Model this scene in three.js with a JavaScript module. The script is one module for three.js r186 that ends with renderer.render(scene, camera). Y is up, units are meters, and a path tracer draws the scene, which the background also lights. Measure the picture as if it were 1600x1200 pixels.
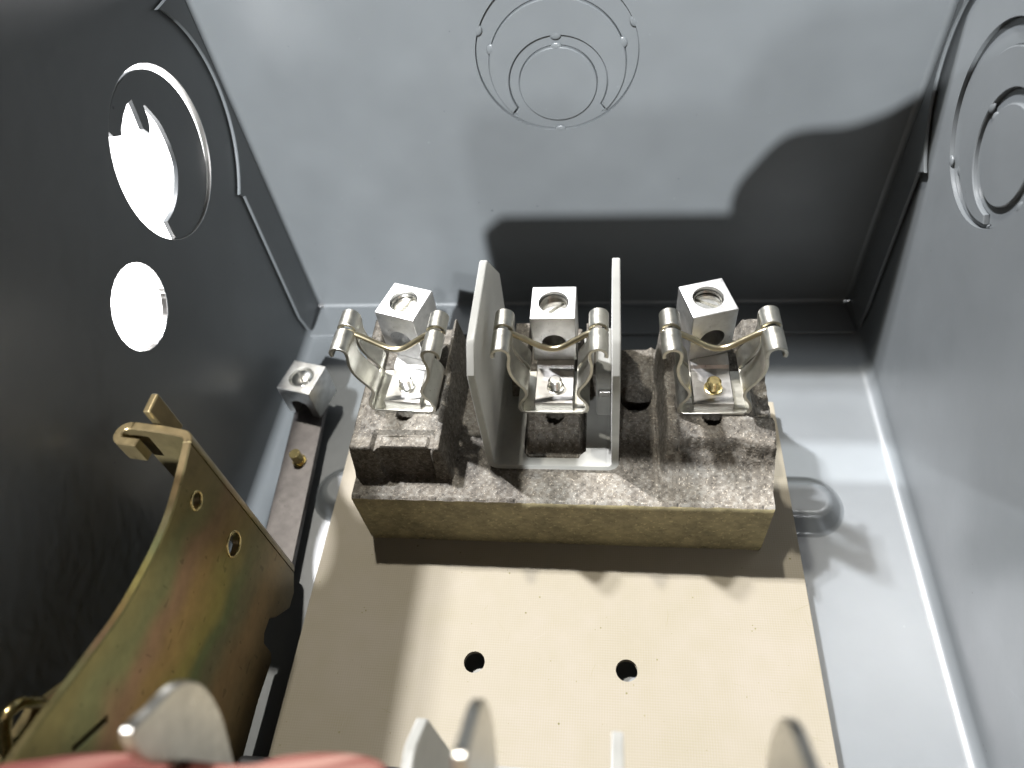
import * as THREE from 'three';
import { mergeGeometries, mergeVertices, toCreasedNormals } from 'three/addons/utils/BufferGeometryUtils.js';
import { MarchingCubes } from 'three/addons/objects/MarchingCubes.js';
import { RoundedBoxGeometry } from 'three/addons/geometries/RoundedBoxGeometry.js';
import { ImprovedNoise } from 'three/addons/math/ImprovedNoise.js';
import { Brush, Evaluator, SUBTRACTION } from 'three-bvh-csg';

// ---------------------------------------------------------------- camera, light, exposure
const scene = new THREE.Scene();
const camera = new THREE.PerspectiveCamera(55.63, 4 / 3, 0.01, 20);
{ // looking down into the box at about 51 degrees, rolled and turned a little
  const m = new THREE.Matrix4().makeBasis(new THREE.Vector3(0.9912, -0.1013, -0.0851), new THREE.Vector3(-0.0043, 0.6200, -0.7846), new THREE.Vector3(0.1322, 0.7781, 0.6141));
  camera.quaternion.setFromRotationMatrix(m);
  camera.position.set(0.01406, 0.19775, 0.19372);
}
camera.focus = 0.188; camera.userData.fStop = 11;
scene.background = new THREE.Color(0.012, 0.0122, 0.0125);          // the dim room round the box
const renderer = new THREE.WebGLRenderer();
renderer.toneMapping = THREE.LinearToneMapping;
renderer.toneMappingExposure = 1;
renderer.shadowMap.enabled = true;
// the lamps: position (mm), intensity, radius (mm), colour
const LAMP_OVER = { at: [-601, 1400, -348], power: 18, radius: 24, color: 0xfbfbff };
const LAMP_OVER_LOW = { at: [-640, 1350, -400], power: 10.5, radius: 28, color: 0xfbfbff };
const LAMP_ABOVE = { at: [-150, 905, -195], power: 2.7, radius: 16, color: 0xfffaf0 };
const LAMP_BEHIND = { at: [-90, 1190, 1150], power: 26, radius: 11, color: 0xfafcff };
const LAMP_BEHIND_LOW = { at: [-85, 1085, 1250], power: 5.0, radius: 22, color: 0xfafcff };

// ---------------------------------------------------------------- helpers (all shapes in mm)
const MM = 0.001, noise = new ImprovedNoise();
function seeded(s) { return () => { s |= 0; s = s + 0x6D2B79F5 | 0; let t = Math.imul(s ^ s >>> 15, 1 | s); t = t + Math.imul(t ^ t >>> 7, 61 | t) ^ t; return ((t ^ t >>> 14) >>> 0) / 4294967296; }; }
const clamp = (v, a = 0, b = 1) => Math.min(b, Math.max(a, v));
const smooth = (a, b, v) => { const t = clamp((v - a) / (b - a)); return t * t * (3 - 2 * t); };
const lerp = (a, b, t) => a + (b - a) * t;
const fbm = (x, y, z, o = 4) => { let s = 0, a = 0.5; for (let i = 0; i < o; i++) { s += a * noise.noise(x, y, z); x *= 2.03; y *= 2.03; z *= 2.03; a *= 0.5; } return s; };
const names = {};
function numbered(n) { names[n] = (names[n] ?? -1) + 1; return names[n] ? `${n}_${String(names[n]).padStart(3, '0')}` : n; }
function thing(name, label, category, [x, y, z] = [0, 0, 0], group) {
  const o = new THREE.Group(); o.name = numbered(name); o.position.set(x * MM, y * MM, z * MM); o.userData = { label, category };
  if (group) o.userData.group = group;
  o.userData.base = [x, y, z]; scene.add(o); return o;
}
// a part; geometry is given in the box's own mm unless local is true
function part(parent, name, geo, mat, local = false, label) {
  geo = geo.clone();
  if (!local) { let p = parent; while (!p.userData.base) p = p.parent; const b = p.userData.base; geo.translate(-b[0], -b[1], -b[2]); }
  geo.scale(MM, MM, MM);
  const m = new THREE.Mesh(geo, mat); m.name = name; m.castShadow = m.receiveShadow = true;
  if (label) m.userData.label = label;
  parent.add(m); return m;
}
function uvBox(geo, s = 1) {     // uv in metres by the way each face points
  const g = geo.index ? geo.toNonIndexed() : geo, p = g.attributes.position, uv = new Float32Array(p.count * 2);
  const a = new THREE.Vector3(), b = new THREE.Vector3(), c = new THREE.Vector3(), n = new THREE.Vector3();
  for (let i = 0; i < p.count; i += 3) {
    a.fromBufferAttribute(p, i); b.fromBufferAttribute(p, i + 1); c.fromBufferAttribute(p, i + 2);
    n.subVectors(b, a).cross(c.clone().sub(a)); const x = Math.abs(n.x), y = Math.abs(n.y), z = Math.abs(n.z);
    [a, b, c].forEach((v, k) => { const [u, w] = y >= x && y >= z ? [v.x, v.z] : x >= z ? [v.z, v.y] : [v.x, v.y]; uv[(i + k) * 2] = u * MM * s; uv[(i + k) * 2 + 1] = w * MM * s; });
  }
  g.setAttribute('uv', new THREE.BufferAttribute(uv, 2)); return g;
}
const merge = (list) => mergeGeometries(list.map((g) => { const h = g.index ? g.toNonIndexed() : g.clone(); for (const k of Object.keys(h.attributes)) if (!['position', 'normal', 'uv'].includes(k)) h.deleteAttribute(k); return h; }));
const shapeOf = (pts) => { const s = new THREE.Shape(); pts.forEach((p, i) => i ? s.lineTo(p[0], p[1]) : s.moveTo(p[0], p[1])); s.closePath(); return s; };
const circle = (cx, cy, r, n = 64) => Array.from({ length: n }, (_, i) => [cx + r * Math.cos(i / n * 2 * Math.PI), cy + r * Math.sin(i / n * 2 * Math.PI)]);
function extrude(outline, holes, depth, bevel = 0, crease = 0.5) {
  const s = shapeOf(outline); for (const h of holes) s.holes.push(shapeOf(h));
  const g = new THREE.ExtrudeGeometry(s, { depth: depth - 2 * bevel, bevelEnabled: bevel > 0, bevelThickness: bevel, bevelSize: bevel, bevelOffset: -bevel, bevelSegments: 1, curveSegments: 12 });
  if (bevel) g.translate(0, 0, bevel);
  return toCreasedNormals(g, crease);
}
// plates across x (outline given as [z, y]), y ([x, z]) and z ([x, y])
const flip = (l) => l.map(([a, b]) => [-a, b]);
const plateX = (o, h, x0, x1, bevel, crease) => uvBox(extrude(flip(o), h.map(flip), x1 - x0, bevel, crease).rotateY(Math.PI / 2).translate(x0, 0, 0));
const flipB = (l) => l.map(([a, b]) => [a, -b]);
const plateY = (o, h, y0, y1, bevel, crease) => uvBox(extrude(flipB(o), h.map(flipB), y1 - y0, bevel, crease).rotateX(-Math.PI / 2).translate(0, y0, 0));
const plateZ = (o, h, z0, z1, bevel, crease) => uvBox(extrude(o, h, z1 - z0, bevel, crease).translate(0, 0, z0));
function spline(pts, n = 60) { return new THREE.CatmullRomCurve3(pts.map((p) => new THREE.Vector3(p[0], p[1], 0)), false, 'catmullrom', 0.5).getPoints(n).map((v) => [v.x, v.y]); }
function ribbon(pts, t) {        // outline of a bent sheet seen edge-on
  const L = [], R = [];
  pts.forEach((p, i) => {
    const a = pts[Math.max(0, i - 1)], b = pts[Math.min(pts.length - 1, i + 1)], d = Math.hypot(b[0] - a[0], b[1] - a[1]) || 1, nx = -(b[1] - a[1]) / d, ny = (b[0] - a[0]) / d;
    L.push([p[0] + nx * t / 2, p[1] + ny * t / 2]); R.push([p[0] - nx * t / 2, p[1] - ny * t / 2]);
  });
  return [...L, ...R.reverse()];
}
const box = (x0, x1, y0, y1, z0, z1, r = 0.3) => uvBox(new RoundedBoxGeometry(x1 - x0, y1 - y0, z1 - z0, 2, r).translate((x0 + x1) / 2, (y0 + y1) / 2, (z0 + z1) / 2));
const cyl = (r, h, n = 32, r2 = r) => new THREE.CylinderGeometry(r2, r, h, n);
const arc = (cx, cy, r, a0, a1, n = 10) => Array.from({ length: n + 1 }, (_, i) => { const a = lerp(a0, a1, i / n); return [cx + r * Math.cos(a), cy + r * Math.sin(a)]; });
const csg = new Evaluator(); csg.attributes = ['position', 'normal', 'uv']; csg.useGroups = false;
function cut(geo, tools) {
  const prep = (g) => { const h = g.index ? g.toNonIndexed() : g; if (!h.attributes.uv) h.setAttribute('uv', new THREE.BufferAttribute(new Float32Array(h.attributes.position.count * 2), 2)); if (!h.attributes.normal) h.computeVertexNormals(); const b = new Brush(h); b.updateMatrixWorld(); return b; };
  let r = prep(geo); for (const t of tools) { r = csg.evaluate(r, prep(t), SUBTRACTION); r.updateMatrixWorld(); }
  const g = r.geometry.clone(); g.clearGroups(); return uvBox(g.index ? g.toNonIndexed() : g);
}

// ---------------------------------------------------------------- textures and materials
function texture(n, f, srgb = false, size = 1) {    // f(u, v) -> [r, g, b] in 0..1; tiles
  const d = new Uint8Array(n * n * 4);
  for (let j = 0; j < n; j++) for (let i = 0; i < n; i++) { const c = f(i / n, j / n), k = (j * n + i) * 4; for (let q = 0; q < 3; q++) d[k + q] = clamp(c[q]) * 255; d[k + 3] = 255; }
  const t = new THREE.DataTexture(d, n, n); t.wrapS = t.wrapT = THREE.RepeatWrapping; t.magFilter = THREE.LinearFilter; t.minFilter = THREE.LinearMipmapLinearFilter; t.generateMipmaps = true;
  if (srgb) t.colorSpace = THREE.SRGBColorSpace;
  t.repeat.set(1 / size, 1 / size); t.needsUpdate = true; return t;
}
function lattice(seed) {                             // tiling value noise
  const r = seeded(seed), N = 64, v = Float32Array.from({ length: N * N }, r);
  return (x, y, per) => { const X = Math.floor(x), Y = Math.floor(y), fx = x - X, fy = y - Y, sx = fx * fx * (3 - 2 * fx), sy = fy * fy * (3 - 2 * fy), at = (a, b) => v[((((b % per) + per) % per) % N) * N + ((((a % per) + per) % per) % N)];
    return lerp(lerp(at(X, Y), at(X + 1, Y), sx), lerp(at(X, Y + 1), at(X + 1, Y + 1), sx), sy); };
}
const tile = (seed) => { const l = lattice(seed); return (u, v, f, o = 3) => { let s = 0, a = 0.5, t = 0; for (let i = 0; i < o; i++) { s += a * l(u * f, v * f, f); t += a; f *= 2; a *= 0.5; } return s / t; }; };
const toS = (c) => c <= 0.0031308 ? 12.92 * c : 1.055 * c ** (1 / 2.4) - 0.055;
const lin = (r, g, b) => new THREE.Color().setRGB(r, g, b);

const n1 = tile(11), n2 = tile(23), n3 = tile(37), n4 = tile(51);
const peel = texture(512, (u, v) => { const h = 0.6 * n1(u, v, 24, 2) + 0.4 * n2(u, v, 6, 2); return [h, h, h]; }, false, 0.06);
const paintRough = texture(512, (u, v) => { const h = 0.9 + 0.25 * (n2(u, v, 8, 4) - 0.5) ; return [h, h, h]; }, false, 0.11);
const paintMarks = (() => { // a few specks of dust and hairline scratches, spread over 36 cm of paint
  const N = 2048, m = new Float32Array(N * N), q = seeded(77);
  const dot = (x, y, r, v) => { for (let j = -r - 1; j <= r + 1; j++) for (let i = -r - 1; i <= r + 1; i++) { const c = clamp(r + 0.5 - Math.hypot(i, j)); if (c > 0) { const at = ((Math.round(y + j) + N) % N) * N + (Math.round(x + i) + N) % N; m[at] = Math.abs(v * c) > Math.abs(m[at]) ? v * c : m[at]; } } };
  for (let k = 0; k < 240; k++) dot(q() * N, q() * N, 0.5 + 1.6 * q() ** 4, q() < 0.55 ? -0.35 * (0.4 + q()) : 0.3 * (0.3 + q()));
  for (let k = 0; k < 34; k++) { let x = q() * N, y = q() * N, a = q() * 6.28; const L = 12 + 70 * q() * q(), v = (q() < 0.6 ? 0.16 : -0.2) * (0.4 + q()); for (let t = 0; t < L; t++) { dot(x, y, 0.3, v * Math.sin(Math.PI * (t + 0.5) / L)); x += Math.cos(a); y += Math.sin(a); a += 0.03 * (q() - 0.5); } }
  return m;
})();
const paintTone = texture(2048, (u, v) => { const h = 0.93 + 0.07 * (n3(u, v, 26, 3) - 0.5) + paintMarks[Math.round(v * 2048) * 2048 + Math.round(u * 2048)]; return [h, h, h * 1.003]; }, true, 0.36);
const paint = new THREE.MeshPhysicalMaterial({ name: 'grey enamel', color: lin(0.125, 0.136, 0.140), map: paintTone, roughness: 0.43, roughnessMap: paintRough, bumpMap: peel, bumpScale: 0.00003, clearcoat: 0.14, clearcoatRoughness: 0.2 });
const bareSteel = new THREE.MeshStandardMaterial({ name: 'bare steel', color: lin(0.62, 0.6, 0.57), metalness: 1, roughness: 0.38 });
const marks = (N, seed, dots, lines) => { // specks and fine fibres, each with its own outline
  const m = new Float32Array(N * N), q = seeded(seed);
  const dot = (x, y, r, v) => { for (let j = -r - 1; j <= r + 1; j++) for (let i = -r - 1; i <= r + 1; i++) { const c = clamp(r + 0.5 - Math.hypot(i, j)); if (c > 0) { const at = ((Math.round(y + j) + 2 * N) % N) * N + (Math.round(x + i) + 2 * N) % N; if (Math.abs(v * c) > Math.abs(m[at])) m[at] = v * c; } } };
  for (let k = 0; k < dots; k++) dot(q() * N, q() * N, 1 + 4 * q() ** 3, -0.45 * (0.3 + q()));
  for (let k = 0; k < lines; k++) { let x = q() * N, y = q() * N, a = q() * 6.28; const L = 40 + 160 * q() * q(), v = (q() < 0.5 ? 0.1 : -0.16) * (0.4 + q()); for (let t = 0; t < L; t++) { dot(x, y, 1, v * Math.sin(Math.PI * (t + 0.5) / L)); x += Math.cos(a); y += Math.sin(a); a += 0.06 * (q() - 0.5); } }
  return m;
};
const weave = (u, v) => { const f = 160 * Math.PI * 2; return 0.5 + 0.25 * Math.cos(u * f) * (0.6 + 0.8 * n1(u, v, 40, 1)) + 0.25 * Math.cos(v * f) * (0.6 + 0.8 * n2(u, v, 40, 1)); };
const boardMarks = marks(2048, 9, 150, 60);
const boardTex = texture(2048, (u, v) => { const w = weave(u, v), k = 1 + 0.10 * (w - 0.5) + 0.07 * (n3(u, v, 22, 4) - 0.5) + 0.06 * (n4(u, v, 4, 3) - 0.5) + boardMarks[Math.round(v * 2048) * 2048 + Math.round(u * 2048)]; return [toS(0.20 * k), toS(0.178 * k), toS(0.134 * k * k)]; }, true, 0.104);
const boardBump = texture(2048, (u, v) => { const w = weave(u, v); return [w, w, w]; }, false, 0.104);
const boardMat = new THREE.MeshStandardMaterial({ name: 'cream linen laminate', map: boardTex, bumpMap: boardBump, bumpScale: 0.00002, roughness: 0.8 });
// moulded brown composition with pale grains, dark pits and stains
const grit = (u, v) => { const a = n1(u, v, 24, 4), b = n2(u, v, 60, 2), c = n3(u, v, 64, 1), d = n4(u, v, 7, 4); return { a, b, c, d, k: 0.62 + 0.4 * (d - 0.5) + 0.9 * (a - 0.5) + (b > 0.68 ? 1.5 * (b - 0.68) * 3 : 0) - (c > 0.86 ? 0.35 : 0) }; };
const stoneTex = texture(1024, (u, v) => { const g = grit(u, v), k = Math.max(0.14, g.k), w = clamp((g.a - 0.42) * 3); return [toS(0.134 * k), toS(lerp(0.117, 0.125, w) * k), toS(lerp(0.092, 0.107, w) * k)]; }, true, 0.021);
const stoneBump = texture(1024, (u, v) => { const g = grit(u, v), h = 0.5 * g.a + 0.35 * g.b + 0.15 * (1 - g.c); return [h, h, h]; }, false, 0.021);
const stone = new THREE.MeshStandardMaterial({ name: 'brown moulded composition', map: stoneTex, bumpMap: stoneBump, bumpScale: 0.00028, roughness: 0.82, vertexColors: true });
const bounceFaceTex = texture(512, (u, v) => { const g = grit(u, v), k = 0.75 + 0.5 * (g.k - 0.62) + 0.5 * (n3(u, v, 5, 4) - 0.5); return [toS(0.33 * k), toS(0.285 * k), toS(0.155 * k)]; }, true, 0.04);  // warm bounce light painted in: lighter and more olive than the block itself
const olive = new THREE.MeshStandardMaterial({ name: 'front face with painted bounce light', map: bounceFaceTex, bumpMap: stoneBump, bumpScale: 0.0001, roughness: 0.7 });
const brush = texture(512, (u, v) => { const h = 0.85 + 0.3 * (n1(u, v, 12, 5) - 0.5) + 0.12 * (n2(u * 0.25 % 1, v, 64, 1) - 0.5); return [h, h, h]; }, false, 0.02);
const scuff = texture(512, (u, v) => { const h = 0.9 + 0.16 * (n3(u, v, 9, 5) - 0.5) - (n4(u, v, 50, 1) > 0.95 ? 0.25 : 0); return [h, h, h]; }, true, 0.017);
const alu = new THREE.MeshStandardMaterial({ name: 'plated aluminium', color: lin(0.72, 0.72, 0.71), map: scuff, metalness: 1, roughness: 0.5, roughnessMap: brush, bumpMap: brush, bumpScale: 0.00003 });
const tin = new THREE.MeshStandardMaterial({ name: 'tinned copper', color: lin(0.60, 0.59, 0.57), map: scuff, metalness: 1, roughness: 0.38, roughnessMap: brush });
const clipMetal = new THREE.MeshStandardMaterial({ name: 'spring metal', color: lin(0.56, 0.55, 0.49), map: scuff, metalness: 1, roughness: 0.42, roughnessMap: brush });
const wireMetal = new THREE.MeshStandardMaterial({ name: 'spring wire', color: lin(0.45, 0.40, 0.27), map: scuff, metalness: 1, roughness: 0.35 });
const brass = new THREE.MeshStandardMaterial({ name: 'brass screw', color: lin(0.70, 0.58, 0.28), metalness: 1, roughness: 0.3, roughnessMap: brush });
const zincScrew = new THREE.MeshStandardMaterial({ name: 'zinc screw', color: lin(0.78, 0.77, 0.72), metalness: 1, roughness: 0.28, roughnessMap: brush });
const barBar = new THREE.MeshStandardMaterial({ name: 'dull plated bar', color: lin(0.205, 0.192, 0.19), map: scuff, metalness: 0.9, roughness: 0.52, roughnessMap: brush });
const fibreTone = texture(512, (u, v) => { const h = 0.93 + 0.12 * (n1(u, v, 12, 5) - 0.5) - (n4(u, v, 64, 1) > 0.97 ? 0.12 : 0); return [h, h, h * 0.985]; }, true, 0.05);
const barrierMat = new THREE.MeshPhysicalMaterial({ name: 'grey barrier plastic', color: lin(0.47, 0.47, 0.445), map: fibreTone, roughness: 0.9, transmission: 0.62, thickness: 0, clearcoat: 0.25, clearcoatRoughness: 0.25 });
const redTex = texture(1024, (u, v) => { const w = v + 0.22 * u + 0.02 * (n2(u, v, 8, 2) - 0.5), q = n1(u * 0.07 + 0.3, w, 90, 2), e = n3(u * 0.05 + 0.1, w, 38, 1), k = 0.9 + 1.3 * (q - 0.5) + 0.5 * (e - 0.5), p = clamp((q - 0.56) * 4) * 0.8; return [toS(clamp(lerp(0.10, 0.17, p) * k)), toS(clamp(lerp(0.028, 0.10, p) * k)), toS(clamp(lerp(0.021, 0.08, p) * k))]; }, true, 0.12);
const redMat = new THREE.MeshPhysicalMaterial({ name: 'red insulating fibre', map: redTex, roughness: 0.8, specularIntensity: 0.4 });
const white = new THREE.MeshStandardMaterial({ name: 'white bench laminate', color: lin(0.86, 0.86, 0.85), roughness: 0.5 });
// yellow chromate film: thin bands of rose, gold and green that lie in the plating
const stops = [[0, [0.20, 0.17, 0.06]], [0.14, [0.27, 0.24, 0.075]], [0.22, [0.22, 0.235, 0.09]], [0.30, [0.36, 0.215, 0.11]], [0.38, [0.40, 0.26, 0.07]], [0.46, [0.33, 0.29, 0.05]], [0.54, [0.15, 0.20, 0.07]], [0.62, [0.17, 0.165, 0.08]], [0.72, [0.27, 0.175, 0.07]], [0.85, [0.22, 0.155, 0.065]], [1, [0.16, 0.12, 0.055]]];
const chromeTex = texture(1024, (u, v) => {
  const z = 100 + u * 100, y = v * 100, w = fbm(z * 0.035, y * 0.035, 3.1, 3), s = clamp((84 - y - 0.18 * (150 - z)) / 78 + 0.16 * w);
  let i = 0; while (i < stops.length - 2 && s > stops[i + 1][0]) i++;
  const t = smooth(stops[i][0], stops[i + 1][0], s), fade = smooth(106, 138, z), grain = 1 + 0.25 * (n1(u, v, 60, 3) - 0.5) + 0.2 * fbm(z * 0.2, y * 0.2, 9, 3) - (n4(u, v, 63, 1) > 0.93 ? 0.3 : 0), flat = [0.245, 0.185, 0.08];
  const mixed = stops[i][1].map((c, q) => lerp(flat[q], lerp(c, stops[i + 1][1][q], t), 0.15 + 0.85 * fade)), grey = 0.3 * mixed[0] + 0.6 * mixed[1] + 0.1 * mixed[2];
  return mixed.map((c) => toS(clamp(lerp(grey, c, 0.82) * grain * 1.05)));
}, true, 0.1);
chromeTex.offset.set(0, 0);
const chromate = new THREE.MeshStandardMaterial({ name: 'yellow chromate plating', map: chromeTex, metalness: 0.75, roughness: 0.42, roughnessMap: brush });
const black = new THREE.MeshStandardMaterial({ name: 'black plastic', color: lin(0.02, 0.02, 0.022), roughness: 0.5 });
const blockerMat = new THREE.MeshStandardMaterial({ name: 'buff light blocker', color: lin(0.33, 0.27, 0.2), roughness: 0.8 });  // for the added light blockers, pale so they bounce some light back
const bladeMetal = new THREE.MeshStandardMaterial({ name: 'switch blade copper alloy, plated', color: lin(0.68, 0.66, 0.60), map: scuff, metalness: 1, roughness: 0.36, roughnessMap: brush });

// ---------------------------------------------------------------- the bench and the lamps
const bench = new THREE.Mesh(uvBox(new THREE.BoxGeometry(1400, 30, 1400).translate(-100, -17.6, 60)).scale(MM, MM, MM), white);
bench.name = 'bench_top'; bench.userData = { kind: 'structure', label: 'bright white bench top seen through the round holes', category: 'bench top' }; bench.receiveShadow = true; scene.add(bench);

function lamp(l, label) {
  const t = thing('lamp', label, 'lamp', l.at);
  const bulb = part(t, 'bulb', new THREE.SphereGeometry(l.radius, 24, 16), new THREE.MeshStandardMaterial({ name: 'lit bulb', color: 0xffffff, emissive: new THREE.Color(l.color), emissiveIntensity: 40 }), true);
  bulb.castShadow = false;
  const p = new THREE.PointLight(l.color, l.power); p.castShadow = true; p.shadow.radius = l.radius / 20; p.shadow.mapSize.set(2048, 2048); p.shadow.camera.near = 0.05; p.shadow.camera.far = 4; p.shadow.bias = -0.0004; t.add(p);
  part(t, 'socket', cyl(l.radius * 0.55, 50).translate(0, l.radius + 24, 0), black, true);
}
lamp(LAMP_OVER, 'bright bulb high above the far left of the box');
lamp(LAMP_OVER_LOW, 'weaker bulb beside the bright one above the far left of the box');
lamp(LAMP_ABOVE, 'bulb high above the edge of the left wall');
lamp(LAMP_BEHIND, 'bright bulb high behind the photographer');
lamp(LAMP_BEHIND_LOW, 'weaker bulb behind the photographer below the bright one');

// ---------------------------------------------------------------- the steel box
const encl = thing('metal_enclosure', 'grey painted steel box with round knockouts that everything is mounted in', 'electrical box', [0, 0, 160]);
const BW = 100, T = 1.6, LEN = 330, HS = 160, HE = 123, RB = 3.6;
{ // back panel with its two bends, and the pressed rib that the board rests on
  const U = [[-BW + RB, 0], ...arc(-BW + RB, RB, RB, -Math.PI / 2, -Math.PI, 8), ...arc(-BW + RB, RB, RB + T, Math.PI, Math.PI * 1.5, 8), ...arc(BW - RB, RB, RB + T, -Math.PI / 2, 0, 8), ...arc(BW - RB, RB, RB, 0, -Math.PI / 2, 8)];
  const rib = (x0, x1, zc, hw) => { // a pressed rib: flat top, slanting sides, soft creases
    const prof = [[0, -0.05], [0.9, 0.12], [1.7, 0.75], [4.0, 3.7], [4.7, 4.4], [5.6, 4.74], [6.4, 4.78]], rings = prof.map(([d, y]) => [...arc(x1 - hw, zc, hw - d, -Math.PI / 2, Math.PI / 2, 20), ...arc(x0 + hw, zc, hw - d, Math.PI / 2, Math.PI * 1.5, 20)].map(([x, z]) => [x, y, z]));
    const n = rings[0].length, P = rings.flat(2), I = [];
    for (let k = 0; k < rings.length - 1; k++) for (let i = 0; i < n; i++) { const p = k * n + i, q = k * n + (i + 1) % n; I.push(p, p + n, q, q, p + n, q + n); }
    const top = (rings.length - 1) * n; P.push((x0 + x1) / 2, 4.78, zc); for (let i = 0; i < n; i++) I.push(top + i, P.length / 3 - 1, top + (i + 1) % n);
    const g = new THREE.BufferGeometry(); g.setAttribute('position', new THREE.Float32BufferAttribute(P, 3)); g.setIndex(I); g.computeVertexNormals(); return uvBox(g);
  };
  part(encl, 'back_panel', merge([plateZ(U, [], 0.02, LEN, 0, 0.45), rib(-80, 82.5, 83, 10.4), rib(-60, 60, 236, 10)]), paint);
}
// a set of eccentric knockouts: rings stamped to different depths, held by small ties. Outlines in the panel's own plane.
function knockoutPieces(cx, cy, dir) {
  const d = (k) => [cx + k * Math.cos(dir), cy + k * Math.sin(dir)], C = [[cx, cy, 22.4], [...d(3.25), 19.0], [...d(8.1), 13.9], [...d(8.3), 11.0]];
  const g = 0.05, run = (i, e, a0, a1, n = 72) => arc(C[i][0], C[i][1], C[i][2] + e, dir + a0, dir + a1, n), W = 2 * Math.PI;
  const rings = [                                  // two blunt-ended crescents, a ring that runs out to the rim, a disc
    { o: [...run(0, -g, 0.69, W - 0.69), ...run(1, g, W - 0.72, 0.72)], h: [] },
    { o: [...run(1, -g, 0.80, W - 0.80), ...run(2, g, W - 1.07, 1.07)], h: [] },
    { o: [...run(2, -g, 1.03, W - 1.03), ...run(1, -g, -0.76, -0.70, 4), ...run(0, -g, -0.66, 0.66, 30), ...run(1, -g, 0.70, 0.76, 4)], h: [circle(C[3][0], C[3][1], C[3][2] + g, 96)] },
    { o: circle(C[3][0], C[3][1], C[3][2] - g, 96), h: [] }];
  const ties = [[0, dir + 1.95], [0, dir - 1.95], [1, dir + 1.9], [1, dir - 1.9], [2, dir + Math.PI], [3, dir + Math.PI], [1, dir]].map(([i, a]) => [C[i][0] + C[i][2] * Math.cos(a), C[i][1] + C[i][2] * Math.sin(a), a]);
  return { hole: circle(cx, cy, 22.4, 96), rings, ties };
}
const LEVEL = [-1.0, 0.0, -0.95, 0.02];
const tieGeo = (r1, r2) => { const g = new THREE.SphereGeometry(1, 18, 12); g.scale(r1, r2, 0.45); return g; };
{ // far end panel with three flanges
  const ko = knockoutPieces(-0.6, 97, -Math.PI / 2), ri = 1.5, ro = 3;
  const face = plateZ([[-BW + ro, ro], [BW - ro, ro], [BW - ro, HE], [-BW + ro, HE]], [ko.hole], -1.5, 0, 0);
  const quarter = (len) => toCreasedNormals(new THREE.ExtrudeGeometry(shapeOf([...arc(0, 0, ri, Math.PI, Math.PI * 1.5, 8), ...arc(0, 0, ro, Math.PI * 1.5, Math.PI, 8)]), { depth: len, bevelEnabled: false }), 0.45);
  // bend between face and floor flange: axis along x at (y = ro, z = ri)
  const bendFloor = uvBox(quarter(2 * (BW - ro)).rotateY(Math.PI / 2).scale(1, 1, -1).translate(-BW + ro, ro, ri));
  { const ix = bendFloor.attributes.position, nn = bendFloor.attributes.normal; for (let i = 0; i < ix.count; i += 3) for (const at of [ix, nn]) { const a = [at.getX(i + 1), at.getY(i + 1), at.getZ(i + 1)]; at.setXYZ(i + 1, at.getX(i + 2), at.getY(i + 2), at.getZ(i + 2)); at.setXYZ(i + 2, ...a); } }
  const floorFlange = plateY([[-BW + ro, ri], [BW - ro, ri], [BW - 1.2, 15.2], [-BW + 1.2, 15.8]], [], 0.03, 1.5, 0.15);
  const bump = (y0) => arc(38.5, 97, 35.2, -2.19, -4.093, 26);          // clearance round the knockout
  const side = (zE) => [[ri, 3.6], [15.0, 3.6], [zE + 1.4, 12.5], [zE, 66], ...bump(), [zE, 129], [zE, HE], [ri, HE]].filter(([z, y]) => y <= HE);
  const L = plateX(side(15.8), [], -BW + 0.5, -BW + 1.5, 0.3), R = plateX(side(14.6), [], BW - 1.5, BW - 0.5, 0.3);
  const bendSide = (s) => { const g = toCreasedNormals(new THREE.ExtrudeGeometry(shapeOf([...arc(0, 0, ri, Math.PI / 2, Math.PI, 8), ...arc(0, 0, ro, Math.PI, Math.PI / 2, 8)]), { depth: HE - ro, bevelEnabled: false }), 0.45).rotateX(-Math.PI / 2); g.translate(-BW + ro, ro, ri); if (s > 0) g.rotateY(Math.PI).translate(0, 0, 0); return g; };
  const bl = uvBox(bendSide(-1)), br = bl.clone();
  { const p = br.attributes.position, n = br.attributes.normal; for (let i = 0; i < p.count; i++) { p.setX(i, -p.getX(i)); n.setX(i, -n.getX(i)); } for (let i = 0; i < p.count; i += 3) for (const at of [p, n]) { const a = [at.getX(i + 1), at.getY(i + 1), at.getZ(i + 1)]; at.setXYZ(i + 1, at.getX(i + 2), at.getY(i + 2), at.getZ(i + 2)); at.setXYZ(i + 2, ...a); } }
  const lightStop = plateZ([[-BW - T, -T], [BW + T, -T], [BW + T, HE], [-BW - T, HE]], [], -4.2, -3.0, 0);  // unseen plate added outside to stop light leaking through corners and knockout gaps
  const end = part(encl, 'end_panel', merge([face, lightStop, bendFloor, floorFlange, L, R, bl, br]), paint);
  ko.rings.forEach((r, i) => part(end, ['knockout_ring', 'knockout_ring', 'knockout_ring', 'knockout_disc'][i], plateZ(r.o, r.h, -1.5 + LEVEL[i], LEVEL[i], 0.22), paint));
  for (const [x, y, a] of ko.ties) part(end, 'knockout_tie', uvBox(tieGeo(1.15, 1.5).rotateZ(a).translate(x, y, -0.37)), paint);
  // near end panel, behind the viewer's side of the box
  part(encl, 'end_panel', plateZ([[-BW + 0.05, 0.05], [BW - 0.05, 0.05], [BW - 0.05, HE], [-BW + 0.05, HE]], [], LEN - 3, LEN - 1.5, 0), paint);
}
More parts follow.
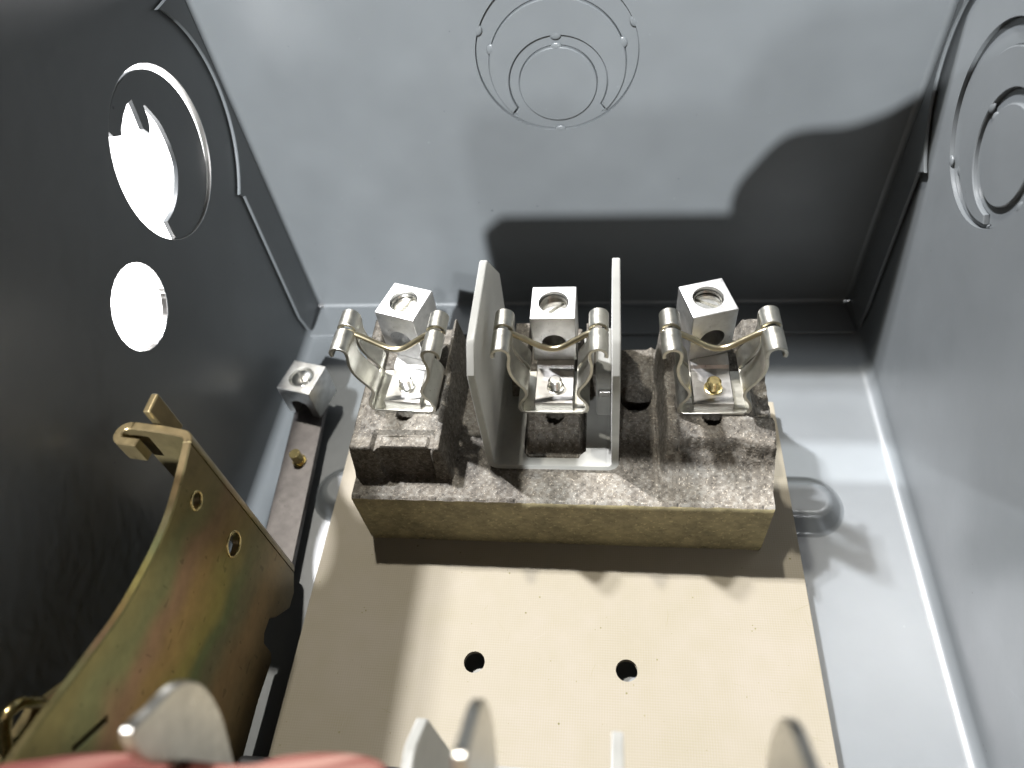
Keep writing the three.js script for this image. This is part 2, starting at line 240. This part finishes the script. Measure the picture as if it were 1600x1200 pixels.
{ // right side panel
  const ko = knockoutPieces(38.8, 95.3, -0.25);
  const p = part(encl, 'side_panel', plateX([[0.02, RB], [LEN, RB], [LEN, HS], [0.02, HS]], [ko.hole], BW, BW + T, 0), paint);
  part(p, 'light_stop', plateX(circle(38.8, 95.3, 26, 48), [], BW + 3, BW + 4, 0), paint);  // unseen disc added to keep the knockout gaps dark
  ko.rings.forEach((r, i) => part(p, ['knockout_ring', 'knockout_ring', 'knockout_ring', 'knockout_disc'][i], plateX(r.o, r.h, BW - LEVEL[i], BW + 1.5 - LEVEL[i], 0.22), paint));
  for (const [z, y, a] of ko.ties) part(p, 'knockout_tie', uvBox(tieGeo(1.15, 1.5).rotateZ(-a).rotateY(Math.PI / 2).translate(BW + 0.37, y, z)), paint);
}
{ // left side panel: one small round hole, one knockout torn open
  const rnd = seeded(5), ragged = (cz, cy, r, j, n) => Array.from({ length: n }, (_, i) => { const a = i / n * 2 * Math.PI, q = r + (rnd() - 0.5) * j; return [cz + q * Math.cos(a), cy + q * Math.sin(a)]; });
  const small = ragged(76.8, 79.5, 11.0, 0.17, 120), big = ragged(38.9, 97, 21.8, 0.06, 110);
  const p = part(encl, 'side_panel', plateX([[0.02, RB], [LEN, RB], [LEN, HS], [0.02, HS]], [small, big], -BW - T, -BW, 0), paint);
  const liner = (o, cz, cy, k) => plateX(o.map(([z, y]) => [cz + (z - cz) * 0.9985, cy + (y - cy) * 0.9985]), [o.map(([z, y]) => [cz + (z - cz) * k, cy + (y - cy) * k])], -BW - T + 0.05, -BW - 0.08, 0);
  part(p, 'hole_rim', liner(small, 76.8, 79.5, 0.985), bareSteel);
  part(p, 'hole_rim', liner(big, 38.9, 97, 0.994), bareSteel);
  // what is left of the knockout: a crescent that hangs a little outside the hole, with two torn tongues
  const inner = spline([[34.6, 106.5], [33.5, 102.9], [33.5, 99.5], [34.1, 95.6], [36, 91], [41.2, 86.9], [46.5, 85.2], [51.2, 85.2]], 40);
  const outer = arc(39.7, 96.5, 21.2, Math.atan2(79.4 - 96.5, 51.8 - 39.7), -Math.PI * 2 + Math.atan2(112.6 - 96.5, 52.9 - 39.7), 70);
  const tear = [[52.3, 110.9], [49.6, 109.4], [48.6, 110.4], [45.2, 112], [42, 112.9], [39.4, 112.7], [39.8, 110.2], [40.8, 105.6], [39.6, 103.6], [38.2, 104.4], [37.0, 106.4], [36.4, 109.2], [35.6, 109]];
  const piece = plateX([...outer, ...tear, ...inner], [], -0.7, 0.7, 0.12).translate(0, 0, -52).rotateY(0.02).translate(-BW - 1.15, 0, 52);
  part(p, 'knockout_ring', piece, paint, false, 'torn crescent of a knockout hanging in its open hole');
  
}

// ---------------------------------------------------------------- the insulating board
{
  const t = thing('insulating_board', 'cream woven laminate board with two round holes under the brown base', 'insulating board', [-1.5, 4.85, 104]);
  part(t, 'panel', plateY([[-69.3, 49.5], [65.6, 49.5], [66.5, 162.2], [-69.2, 162.2]], [circle(-20.4, 135, 2.85, 40), circle(18.8, 135, 2.85, 40)], 4.85, 6.5, 0.1), boardMat);
}

// ---------------------------------------------------------------- the brown fuse base
const CX = [-40.5, -0.2, 40.3], PADY = 43.15, SIZE = 1.04, CLIPZ = 74.0;
{
  const t = thing('fuse_block', 'pitted brown moulded base block carrying the three silver fuse clips', 'fuse base', [0.5, 6.5, 76]);
  const X0 = -54.8, X1 = 55.4, Z0 = 48.5, Z1 = 101, S = 0.4, nx = Math.round((X1 - X0) / S), nz = Math.round((Z1 - Z0) / S), BOT = 6.52;
  const ramp = (d, w) => clamp(d / w);
  function height(x0, z0) {
    const rough = smooth(18, 32, x0), wob = 0.35 + 1.1 * rough;
    const x = x0 + wob * fbm(x0 * 0.16, z0 * 0.16, 1.3, 3), z = z0 + wob * fbm(x0 * 0.16, z0 * 0.16, 7.7, 3);
    let h = 30.5 + 0.25 * fbm(x0 * 0.08, z0 * 0.08, 2.2, 3) * (1 + rough);
    // left pad
    let r = Math.min(ramp(x + 54.5, 0.8), ramp(-27.6 - x, 1.8), ramp(z - 50, 1.2), ramp(94.4 - z0, 1.1));
    let top = 43; if (z0 < 68 && Math.abs(x0 + 40.4) > 8.8) top = 43 + 4.4 * ramp(68 - z, 2.5) * ramp(Math.abs(x0 + 40.4) - 8.8, 1.5);
    if (x0 > -47.6 && x0 < -31.4 && z0 > 87.6) { top -= 1.5; if (x0 > -45.6 && x0 < -32.8 && z0 > 88.8) top += 0.9; }
    if (x0 > -46.4 && x0 < -32 && z0 > 92.2) r = Math.min(r, ramp(92.9 - z0, 0.7));
    h = Math.max(h, lerp(30.5, top, r));
    // middle pad, stepped in front
    r = Math.min(ramp(x + 8.6, 1), ramp(7.4 - x, 1), ramp(z - 50, 1.2));
    const mt = z0 < 78.6 ? 43 : z < 81.8 ? 38.8 - 0.5 * (z - 78.6) : 35 - 1.1 * (z - 81.8);
    if (z < 87) h = Math.max(h, lerp(30.5, mt, r));
    if (z0 < 68 && z0 > 50 && Math.abs(x0 + 0.2) > 7.8 && Math.abs(x0 + 0.2) < 13.4) h = Math.max(h, lerp(30.5, 45.5, Math.min(ramp(13.4 - Math.abs(x0 + 0.2), 1), ramp(z - 50, 1.2), ramp(68 - z, 1.5))));
    // right pad with a broken front
    r = Math.min(ramp(x - 27.4, 1.4), ramp(56.6 - x, 1.2), ramp(z - 50, 1.2));
    const lip = 87.6 + 1.6 * fbm(x0 * 0.11, 3.3, 0.4, 3) + 2.2 * smooth(46, 55, x0) - 1.5 * smooth(35, 28, x0);
    let rt = z < 82.4 ? 43 : z < lip ? 43 - 1.8 * (z - 82.4) / (lip - 82.4) : Math.max(30.5, 41.2 - 3.2 * (z - lip) + 1.4 * fbm(x0 * 0.25, z0 * 0.25, 5, 3));
    if (z > lip && rt < 38) rt = Math.max(30.5, 38 - 1.25 * (z - lip - 1));
    if (z0 < 67 && Math.abs(x0 - 40.3) > 8.6) rt = 43 + (x0 < 40 ? 6.2 : 3.6) * ramp(67 - z, 2.5) * ramp(Math.abs(x0 - 40.3) - 8.6, 1.5);
    if (x0 > 50.6 && z0 > 66 && z0 < 82) rt -= 3.2 * ramp(x0 - 50.6, 1.5) * Math.min(ramp(z0 - 66, 2), ramp(82 - z0, 2)) + 1.6 * fbm(x0 * 0.5, z0 * 0.5, 3, 2);
    h = Math.max(h, lerp(30.5, rt, r));
    // a low fillet along the foot of the right pad
    h = Math.max(h, 30.5 + 1.1 * Math.exp(-(((x0 - 26.4) / 0.8) ** 2)) * ramp(98 - z0, 4));
    // holes: screw hole in front of each clip, the fixing hole in the right-hand valley
    for (const c of CX) if (Math.hypot(x0 - c, z0 - (c === CX[1] ? 78.4 : 81.8)) < 2.2) h = Math.min(h, c === CX[1] ? 34 : 36);
    if (Math.hypot(x0 - 21.6, (z0 - 66.5) * 0.95) < 4.3) h = 17.5;
    // chipped top front edge
    if (z0 > 100.2) h -= 0.5 * smooth(100.2, 101, z0) * (1 + 2 * fbm(x0 * 0.3, 8, 1, 3));
    return h + 0.12 * fbm(x0 * 0.9, z0 * 0.9, 4.4, 2);
  }
  const P = [], C = [], I = [], hs = [];
  const tint = (x, y, z) => { const k = 1 + 0.25 * fbm(x * 0.06, y * 0.06, z * 0.06 + 5, 3), red = 0.08 * fbm(x * 0.05 + 9, y * 0.05, z * 0.05, 2); return [k * (1 + red), k, k * (1 - red)]; };
  for (let j = 0; j <= nz; j++) for (let i = 0; i <= nx; i++) { const x = lerp(X0, X1, i / nx), z = lerp(Z0, Z1, j / nz), h = height(x, z); hs.push(h); P.push(x, h, z); C.push(...tint(x, h, z)); }
  for (let j = 0; j < nz; j++) for (let i = 0; i < nx; i++) { const a = j * (nx + 1) + i, b = a + 1, c = a + nx + 1, d = c + 1; I.push(a, c, b, b, c, d); }
  function build(P, C, I) { const g = new THREE.BufferGeometry(); g.setAttribute('position', new THREE.Float32BufferAttribute(P, 3)); g.setAttribute('color', new THREE.Float32BufferAttribute(C, 3)); g.setIndex(I); g.computeVertexNormals(); return uvBox(g.toNonIndexed()); }
  const topG = build(P, C, I);
  function skirt(n, at, out) {       // a wall under one edge of the top
    const p = [], c = [], ix = [], m = 44;
    for (let k = 0; k <= m; k++) for (let i = 0; i <= n; i++) { const [x, h, z] = at(i), y = lerp(h, BOT, k / m), e = k && k < m ? 0.18 * fbm(x * 0.5, y * 0.5, z * 0.5, 3) : 0, round = k ? -0.25 * smooth(9, 6.5, y) : 0; p.push(x + out[0] * (e + round), y, z + out[1] * (e + round)); c.push(...tint(x, y, z)); }
    for (let k = 0; k < m; k++) for (let i = 0; i < n; i++) { const a = k * (n + 1) + i, b = a + 1, d = a + n + 1, f = d + 1; ix.push(a, d, b, b, d, f); }
    return build(p, c, ix);
  }
  const H = (i, j) => hs[j * (nx + 1) + i], X = (i) => lerp(X0, X1, i / nx), Z = (j) => lerp(Z0, Z1, j / nz);
  const front = skirt(nx, (i) => [X(i), H(i, nz), Z1], [0, 1]), right = skirt(nz, (j) => [X1, H(nx, nz - j), Z(nz - j)], [1, 0]), back = skirt(nx, (i) => [X(nx - i), H(nx - i, 0), Z0], [0, -1]), left = skirt(nz, (j) => [X0, H(0, j), Z(j)], [-1, 0]);
  part(t, 'body', mergeGeometries([topG, right, back, left]), stone);
  part(t, 'front_face', front, olive, false, 'smooth front face of the base with olive bounce light painted into its colour');
  const s = part(t, 'fixing_screw', cut(new THREE.CylinderGeometry(3.4, 3.6, 2.4, 32).translate(0, 1.2, 0), [new THREE.BoxGeometry(9, 1.6, 1).translate(0, 2.3, 0)]).rotateY(0.6).translate(21.6, 17.6, 66.5), zincScrew);
}

// ---------------------------------------------------------------- fuse clips, lugs
function jawLeaf(s) { return spline([[8.0, 0.45], [8.5, 2.2], [8.0, 4.4], [6.7, 6.6], [6.35, 8.3], [6.9, 10.0], [8.3, 12.4], [9.4, 15.2], [9.75, 18.2], [9.35, 21.0], [9.3, 22.4]], 60).map(([x, y]) => [s * x, y]); }
const curl = (s) => arc(s * 11.25, 22.3, 1.95, s > 0 ? Math.PI : 0, s > 0 ? -0.45 : Math.PI + 0.45, 22);
function makeClip(label) {
  const t = thing('fuse_clip', label, 'fuse clip', [0, 0, 0], 'spring fuse clips on the brown base');
  const hole = circle(0, 0, 2.6, 24);
  part(t, 'base_strip', plateY([[-8.1, 6.8], [-7.2, 7.3], [7.2, 7.3], [8.1, 6.8], [8.1, -5.9], [-8.1, -5.9]], [hole], 0, 0.85, 0.12), clipMetal, true);
  for (const s of [-1, 1]) {
    const leaf = jawLeaf(s), whole = [...leaf, ...curl(s).slice(1)], low = leaf.slice(0, 24);
    const o = (p) => { const r = ribbon(p, 0.85); return s > 0 ? r : r.reverse(); };
    part(t, 'jaw', merge([plateZ(o(whole), [], 0.6, 7.2, 0.1, 0.6), plateZ(o(whole), [], -5.8, -0.7, 0.1, 0.6), plateZ(o(low), [], -0.9, 0.8, 0, 0.6)]), clipMetal, true);
  }
  const w = [[-12.9, 22.4, -0.1], [-11.2, 22.8, -0.1], [-9.6, 22.2, 0], [-6.3, 20.2, 0.1], [-2.6, 17.7, 0.2], [0, 16.9, 0.3], [2.2, 17.3, 0.2], [5.6, 19.6, 0.1], [9.0, 22.0, 0], [11.2, 22.8, -0.1], [12.9, 22.4, -0.1]].map((p) => new THREE.Vector3(...p));
  part(t, 'retaining_wire', uvBox(toCreasedNormals(new THREE.TubeGeometry(new THREE.CatmullRomCurve3(w), 90, 0.74, 12), 1)), wireMetal, true);
  return t;
}
const clipWords = ['silver spring fuse clip at the left end of the brown base', 'silver spring fuse clip between the two walls of the grey barrier', 'silver spring fuse clip at the right end of the brown base'];
const clip0 = makeClip(clipWords[0]);
CX.forEach((cx, i) => {
  const c = i ? clip0.clone() : clip0; if (i) { c.name = numbered('fuse_clip'); scene.add(c); c.userData = { ...clip0.userData, label: clipWords[i] }; }
  c.position.set(cx * MM, (PADY + 0.02) * MM, CLIPZ * MM); c.scale.setScalar(SIZE); c.rotation.y = [-0.03, 0, 0.02][i];
});
// the box of a lug: a block with a threaded hole in the top and a wire hole through the front
function lugBlock(w, h, rTop, rWire, yWire, openBelow) {
  const b = new RoundedBoxGeometry(w, h, w, 3, 0.28).translate(0, h / 2, 0);
  const tools = [cyl(rTop, 9, 40).translate(0, h - 2, 0), cyl(rWire, w, 40).rotateX(Math.PI / 2).translate(0, yWire, w * 0.32)];
  if (openBelow) tools.push(new THREE.BoxGeometry(rWire * 2, yWire + 1, w + 4).translate(0, yWire / 2 - 0.5, 0));
  return toCreasedNormals(cut(b, tools), 0.5);
}
function threads(r, y0, y1, pitch) { const p = []; for (let y = y0; y <= y1; y += pitch / 2) p.push(new THREE.Vector2(r - (p.length % 2 ? 0.02 : 0.5), y)); return uvBox(new THREE.LatheGeometry(p, 40)); }
function setScrew(r, y, turn, depth = 4) { return toCreasedNormals(cut(new THREE.CylinderGeometry(r - 0.25, r, depth, 36).translate(0, y - depth / 2, 0), [new THREE.BoxGeometry(r * 2.4, 2.2, 0.95).translate(0, y, 0)]), 0.5).rotateY(turn); }
const bigBlock = lugBlock(11.2, 15.6, 3.75, 3.1, 6.6, false), bigThreads = threads(3.74, 10.6, 15.2, 0.85);
function stud(r, h) { const p = [new THREE.Vector2(r + 0.5, 0), new THREE.Vector2(r + 0.45, 0.25)]; for (let y = 0.35; y < h - 0.5; y += 0.42) p.push(new THREE.Vector2(r, y), new THREE.Vector2(r - 0.3, y + 0.21)); p.push(new THREE.Vector2(r - 0.2, h - 0.3), new THREE.Vector2(r - 0.55, h - 0.02), new THREE.Vector2(0.001, h)); return uvBox(toCreasedNormals(new THREE.LatheGeometry(p, 32), 0.6)); }
function makeLug(label, cx, cube, turn, plateTurn, screwTurn, screwMat, sunk) {
  const t = thing('terminal_lug', label, 'wire lug', [cx, PADY + 0.92, CLIPZ + 0.6]); t.scale.setScalar(SIZE);
  // tongue: clamp plate, then a step up to the strap under the block
  const prof = [[5.6, 0.0], [5.6, 2.2], [-4.6, 2.2], [-5.3, 2.5], [-6.0, 3.1], [-18, 3.1], [-18, 0.9], [-6.2, 0.9], [-5.2, 0.0]];
  part(t, 'tongue', plateX(prof, [], -4.85, 4.85, 0.18, 0.3).rotateY(plateTurn), tin, true);
  const b = part(t, 'block', bigBlock, alu, true); b.position.set(cube[0] * MM, 3.13 * MM, cube[1] * MM); b.rotation.y = turn;
  part(b, 'threads', bigThreads, zincScrew, true);
  part(b, 'set_screw', setScrew(3.6, 15.6 - sunk, screwTurn), zincScrew, true);
  part(t, 'clamp_screw', stud(1.75, 3.1).translate(0.25, 2.21, 0.6), screwMat, true);
}
makeLug('silver box lug turned askew behind the left fuse clip', CX[0], [0.2, -14.2], -0.30, -0.07, 1.35, zincScrew, 2.2);
makeLug('silver box lug standing square between the grey barrier walls', CX[1], [-0.05, -13.2], 0.0, 0.0, 0.75, zincScrew, 2.6);
makeLug('silver box lug turned askew behind the right fuse clip', CX[2], [-1.5, -14.3], 0.27, 0.02, -0.75, brass, 2.2);

// ---------------------------------------------------------------- the ground bar
{
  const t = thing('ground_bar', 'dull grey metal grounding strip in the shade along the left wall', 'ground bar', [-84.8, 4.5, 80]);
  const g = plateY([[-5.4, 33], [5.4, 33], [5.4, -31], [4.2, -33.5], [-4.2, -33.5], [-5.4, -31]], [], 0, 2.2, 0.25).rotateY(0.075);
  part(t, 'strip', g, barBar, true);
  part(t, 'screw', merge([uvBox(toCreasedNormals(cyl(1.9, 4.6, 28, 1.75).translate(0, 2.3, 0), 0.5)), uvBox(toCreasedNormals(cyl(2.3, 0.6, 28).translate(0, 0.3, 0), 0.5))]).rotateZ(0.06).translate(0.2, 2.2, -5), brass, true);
  const l = thing('ground_lug', 'small silver lug with a slotted screw standing on the grounding strip', 'wire lug', [-86.4, 6.72, 50.6]);
  const b = part(l, 'block', lugBlock(12.2, 13.0, 4.2, 3.3, 4.3, true), alu, true); b.rotation.y = -0.24;
  part(b, 'set_screw', toCreasedNormals(cut(new THREE.SphereGeometry(4.6, 36, 20).scale(1, 0.42, 1).translate(0, 11.6, 0), [new THREE.BoxGeometry(12, 2, 0.95).translate(0, 13.5, 0), new THREE.BoxGeometry(12, 6, 12).translate(0, 8, 0)]), 0.5).rotateY(-0.75).scale(0.9, 1, 0.9), zincScrew, true);
}

// ---------------------------------------------------------------- the grey barriers
function barrier(label, mapZ, z0, top, group) {
  const t = thing('phase_barrier', label, 'barrier', [-0.8, 30.6, z0], group);
  const TH = 1.9, xl = -18.2, xr = 16.6, y0 = 30.65, rb = 3.2;
  const wall = [[45.4, y0 + rb], [45.2, 59.5], [57.8, 75.6], [59, 76.1], [84.6, 76.1], [86, 75.6], [91, 70.6], [91.2, 68], [91.0, y0 + rb]].map(([z, y]) => [mapZ(z), y > 60 ? y + top : y]);
  const ordered = mapZ(1) > mapZ(0) ? wall : wall.slice().reverse();
  const za = Math.min(mapZ(45.4), mapZ(91)), zb = Math.max(mapZ(45.4), mapZ(91));
  part(t, 'wall', plateX(ordered, [], xl, xl + TH, 0.22), barrierMat);
  part(t, 'wall', plateX(ordered, [], xr - TH, xr, 0.22), barrierMat);
  const bend = (s, x) => { const o = s < 0 ? [...arc(x, y0 + rb, rb, Math.PI, Math.PI * 1.5, 8), ...arc(x, y0 + rb, rb - TH, Math.PI * 1.5, Math.PI, 8)] : [...arc(x, y0 + rb, rb, -Math.PI / 2, 0, 8), ...arc(x, y0 + rb, rb - TH, 0, -Math.PI / 2, 8)]; return plateZ(o, [], za, zb, 0.1, 0.45); };
  const win = [[-8.9, 49], [8.1, 49], [8.1, 86.2], [6.8, 87.4], [6.2, 88.6], [-7.6, 88.6], [-8.3, 87.4], [-8.9, 87]].map(([x, z]) => [x, mapZ(z)]);
  part(t, 'floor', merge([plateY([[xl + rb, za], [xr - rb, za], [xr - rb, zb], [xl + rb, zb]], [win], y0, y0 + TH, 0.1), bend(-1, xl + rb), bend(1, xr - rb)]), barrierMat);
  return t;
}
{
  const t = barrier('translucent grey barrier standing round the middle fuse clip', (z) => z, 68, 0, 'grey barriers between the poles');
  part(t, 'tab', box(10.6, 14.75, 32.6, 51, 58, 74.6, 0.8), barrierMat);
  part(t, 'clip', box(11.3, 14.5, 42.6, 44.9, 74.62, 75.7, 0.3), tin);
  barrier('grey barrier in the foreground cut off by the lower edge', (z) => 254.6 - z, 188, -3, 'grey barriers between the poles');
}

// ---------------------------------------------------------------- the yellow bracket
{
  const t = thing('mounting_bracket', 'yellow plated steel bracket with iridescent face along the left wall', 'bracket', [-76, 4.8, 145]);
  const topEdge = spline([[113.4, 75.2], [120.8, 73.2], [128, 71.7], [135, 71.5], [142.5, 72.3], [150.7, 74], [158, 76.7], [166, 79.8], [173.5, 82.8], [200, 92]], 60);
  const foot = [[200, 6.5], [148, 8], [138, 6.8], [136, 8.4], [135.4, 14.2], [133.4, 15.6], [129.4, 15.2], [127.6, 11.4], [122.5, 4.9], [118, 4.9], [113.4, 8.5]];
  const slot = [[166.5, 66.5], [167.3, 65.8], [173.5, 71.3], [172.8, 72.2]];
  const face = plateX([...topEdge, ...foot], [circle(122.1, 65.5, 1.9, 28), circle(122.4, 44.9, 2.9, 32), slot], -77, -75, 0.3);
  const plan = [[-76, 113.4], ...arc(-78.6, 113.4, 2.6, 0, -Math.PI * 0.42, 7), [-83, 109.9], [-90.4, 109.0]], hook = [[-90.45, 109.0], ...arc(-91, 111.1, 2.1, -Math.PI * 0.45, -Math.PI * 1.35, 9), [-87.6, 113.5]];
  const turnG = plateY(ribbon(plan, 2), [], 8.5, 75.2, 0.25, 0.5);
  part(t, 'plate', merge([face, turnG]), chromate);
  part(t, 'hook', plateY(ribbon(hook, 2), [], 69, 75.2, 0.25, 0.5), chromate);
  part(t, 'tab', box(-87.0, -85.2, 66, 78.6, 102.6, 107.8, 0.5), chromate);
  for (const [z, y, r] of [[122.1, 65.5, 1.9], [122.4, 44.9, 2.9]]) part(t, 'tapped_rim', uvBox(toCreasedNormals(new THREE.TorusGeometry(r + 0.15, 0.32, 10, 32).scale(1, 1, 1.2).rotateY(Math.PI / 2).translate(-75.05, y, z), 1)), brass);
  part(t, 'side_arm', plateX([[150, 50], [160, 60.5], [166, 66], [200, 74], [200, 58], [176, 50], [158, 42]], [], -92, -90, 0.3), chromate);
  part(t, 'arm_curl', uvBox(toCreasedNormals(new THREE.TubeGeometry(new THREE.CatmullRomCurve3([[-90, 64.6, 164.6], [-89.4, 68, 165.4], [-89.2, 71.4, 166.6], [-89.4, 72.6, 168.6], [-90, 71, 170.6], [-90, 68, 173.5]].map((p) => new THREE.Vector3(...p))), 40, 1.1, 12), 1)), brass);
}

// ---------------------------------------------------------------- the switch in the foreground
const bladeShape = [[168.9, 100.6], [169.2, 103.6], [170.2, 106.2], [172.1, 108.4], [174.2, 110.1], [176.2, 112.0], [177.4, 112.8], [178.3, 112.3], [179.2, 110.4], [179.7, 107.8], [179.5, 104.8], [178.9, 102.0], [179.4, 99], [182, 96], [196, 92], [196, 84], [180, 81], [176.2, 83.4], [174.6, 86.3], [172.6, 89.6], [170.8, 93], [169.5, 96.8]];
const bladeWords = ['silver switch blade tip in front of the yellow bracket', 'silver switch blade tip between the foreground barrier walls', 'silver switch blade tip at the lower right edge'];
{
  const mk = (label) => { const t = thing('knife_switch', label, 'switch blade', [0, 100, 185], 'knife switch blades in the foreground'); part(t, 'blade', plateX(spline([...bladeShape.slice(12), ...bladeShape.slice(0, 13)], 120).slice(0, -1), [], -1.1, 0.5, 0.3), bladeMetal); return t; };
  const b0 = mk(bladeWords[0]);
  [-40.3, -1.4, 35.4].forEach((x, i) => { const b = i ? b0.clone() : b0; if (i) { b.name = numbered('knife_switch'); scene.add(b); b.userData = { ...b0.userData, label: bladeWords[i] }; } b.position.x = x * MM; });
  const t = thing('crossbar', 'red insulating bar blurred across the lower left edge', 'switch crossbar', [-52, 92, 184]);
  const edge = spline([[-95, 190], [-75, 183], [-64.4, 179.9], [-59.5, 178.9], [-54.4, 178], [-47.4, 177.5], [-38.4, 177.8], [-33.2, 177.9], [-29.9, 177.5], [-26.8, 176.5], [-21.9, 175.8], [-17.7, 175.7], [-14.3, 176.2], [-13, 177.3], [-12.6, 179]], 60);
  const bar = plateY([...edge, [-12.6, 198], [-95, 198]], [], 92, 100, 0.7);
  part(t, 'bar', bar, redMat);
  const base = thing('switch_mechanism', 'dark moulded base of the switch just below the frame, with added light blockers on it', 'switch base', [0, 0.2, 214]);
  part(base, 'block', box(-66, 66, 0.2, 30.5, 164.6, 262, 1.5), black);
  part(base, 'light_blocker', box(-92, -17, 30.55, 164, 202, 262, 3), blockerMat);  // added unseen blocker, keeps the lamp behind off the left pad front
  part(base, 'light_blocker', box(-16.6, 80, 30.55, 143, 202, 262, 3), blockerMat);  // lower added blocker, shades the board and block front from that lamp
}

// ---------------------------------------------------------------- the photographer's camera and hand, which shade the middle of the box
{
  const frame = new THREE.Matrix4().makeRotationFromQuaternion(camera.quaternion), eye = camera.position.clone().multiplyScalar(1000);
  const aim = (o) => { o.position.copy(eye).multiplyScalar(MM); o.quaternion.copy(camera.quaternion); return o; };
  const t = aim(thing('photo_camera', 'black compact camera held over the box, out of the frame', 'camera', [0, 0, 0]));
  part(t, 'body', uvBox(new RoundedBoxGeometry(130, 59, 28, 4, 3).translate(10, -6.5, 22)), black, true);
  part(t, 'lens_ring', uvBox(toCreasedNormals(new THREE.LatheGeometry([[13, 8.2], [13, 2], [14, 1], [17, 1], [18, 2], [18, 8.2]].map((p) => new THREE.Vector2(...p)), 48), 0.5).rotateX(Math.PI / 2)), black, true);
  // a right hand closed round the grip: palm, thumb and four fingers as one surface
  const bones = [];
  const chain = (pts) => { for (let i = 0; i < pts.length - 1; i++) bones.push([pts[i], pts[i + 1]]); };
  chain([[150, -120, 120, 28], [112, -52, 62, 24], [88, -18, 46, 20]]);
  chain([[92, -30, 52, 14], [86, 6, 44, 13]]); chain([[86, -22, 48, 14], [80, 12, 40, 12]]);
  chain([[82, 10, 40, 14], [74, 32, 34, 12.5], [58, 37, 26, 10.5], [44, 31, 20, 9]]); chain([[86, 0, 36, 16], [72, 22, 30, 12]]); chain([[74, 27, 34, 13], [50, 31, 32, 12], [28, 29, 30, 11], [20, 25, 30, 9]]);
  chain([[86, 8, 40, 11], [86, 12, 6, 10], [76, 10, -5, 9], [62, 6, -4, 8.5]]);
  chain([[88, -8, 40, 11], [88, -8, 5, 10], [78, -10, -5, 9], [64, -12, -4, 8.5]]);
  chain([[90, -24, 42, 10], [88, -26, 8, 9], [78, -28, -3, 8], [66, -30, -2, 7.5]]);
  chain([[94, -30, 54, 12], [78, -14, 58, 10.5], [62, -2, 52, 9.5], [52, 4, 46, 9]]);
  const N = 72, mc = new MarchingCubes(N, new THREE.MeshBasicMaterial(), false, false, 200000), c0 = [95, -40, 52], half = 100;
  const A = new THREE.Vector3(), B = new THREE.Vector3(), Q = new THREE.Vector3();
  for (let k = 0; k < N; k++) for (let j = 0; j < N; j++) for (let i = 0; i < N; i++) {
    Q.set(c0[0] + (i - N / 2) / (N / 2) * half, c0[1] + (j - N / 2) / (N / 2) * half, c0[2] + (k - N / 2) / (N / 2) * half);
    let s = 0;
    for (const [p, q] of bones) { A.set(p[0], p[1], p[2]); B.set(q[0] - p[0], q[1] - p[1], q[2] - p[2]); const h = clamp(Q.clone().sub(A).dot(B) / B.lengthSq()); s += Math.exp(-(Q.distanceTo(A.addScaledVector(B, h)) - lerp(p[3], q[3], h)) / 1.8); }
    mc.field[i + j * N + k * N * N] = s > 0 ? 1.8 * Math.log(s) : -200;
  }
  mc.isolation = 0; mc.update();
  const n = mc.count, g = new THREE.BufferGeometry();
  g.setAttribute('position', new THREE.BufferAttribute(mc.positionArray.slice(0, n * 3), 3)); g.setAttribute('normal', new THREE.BufferAttribute(mc.normalArray.slice(0, n * 3), 3));
  g.scale(half, half, half).translate(...c0);
  const hand = aim(thing('person', 'bare right hand gripping the camera above the box, out of the frame', 'hand', [0, 0, 0]));
  part(hand, 'hand', uvBox(g), new THREE.MeshStandardMaterial({ name: 'skin', color: lin(0.45, 0.27, 0.19), roughness: 0.6 }), true);
}

renderer.render(scene, camera);
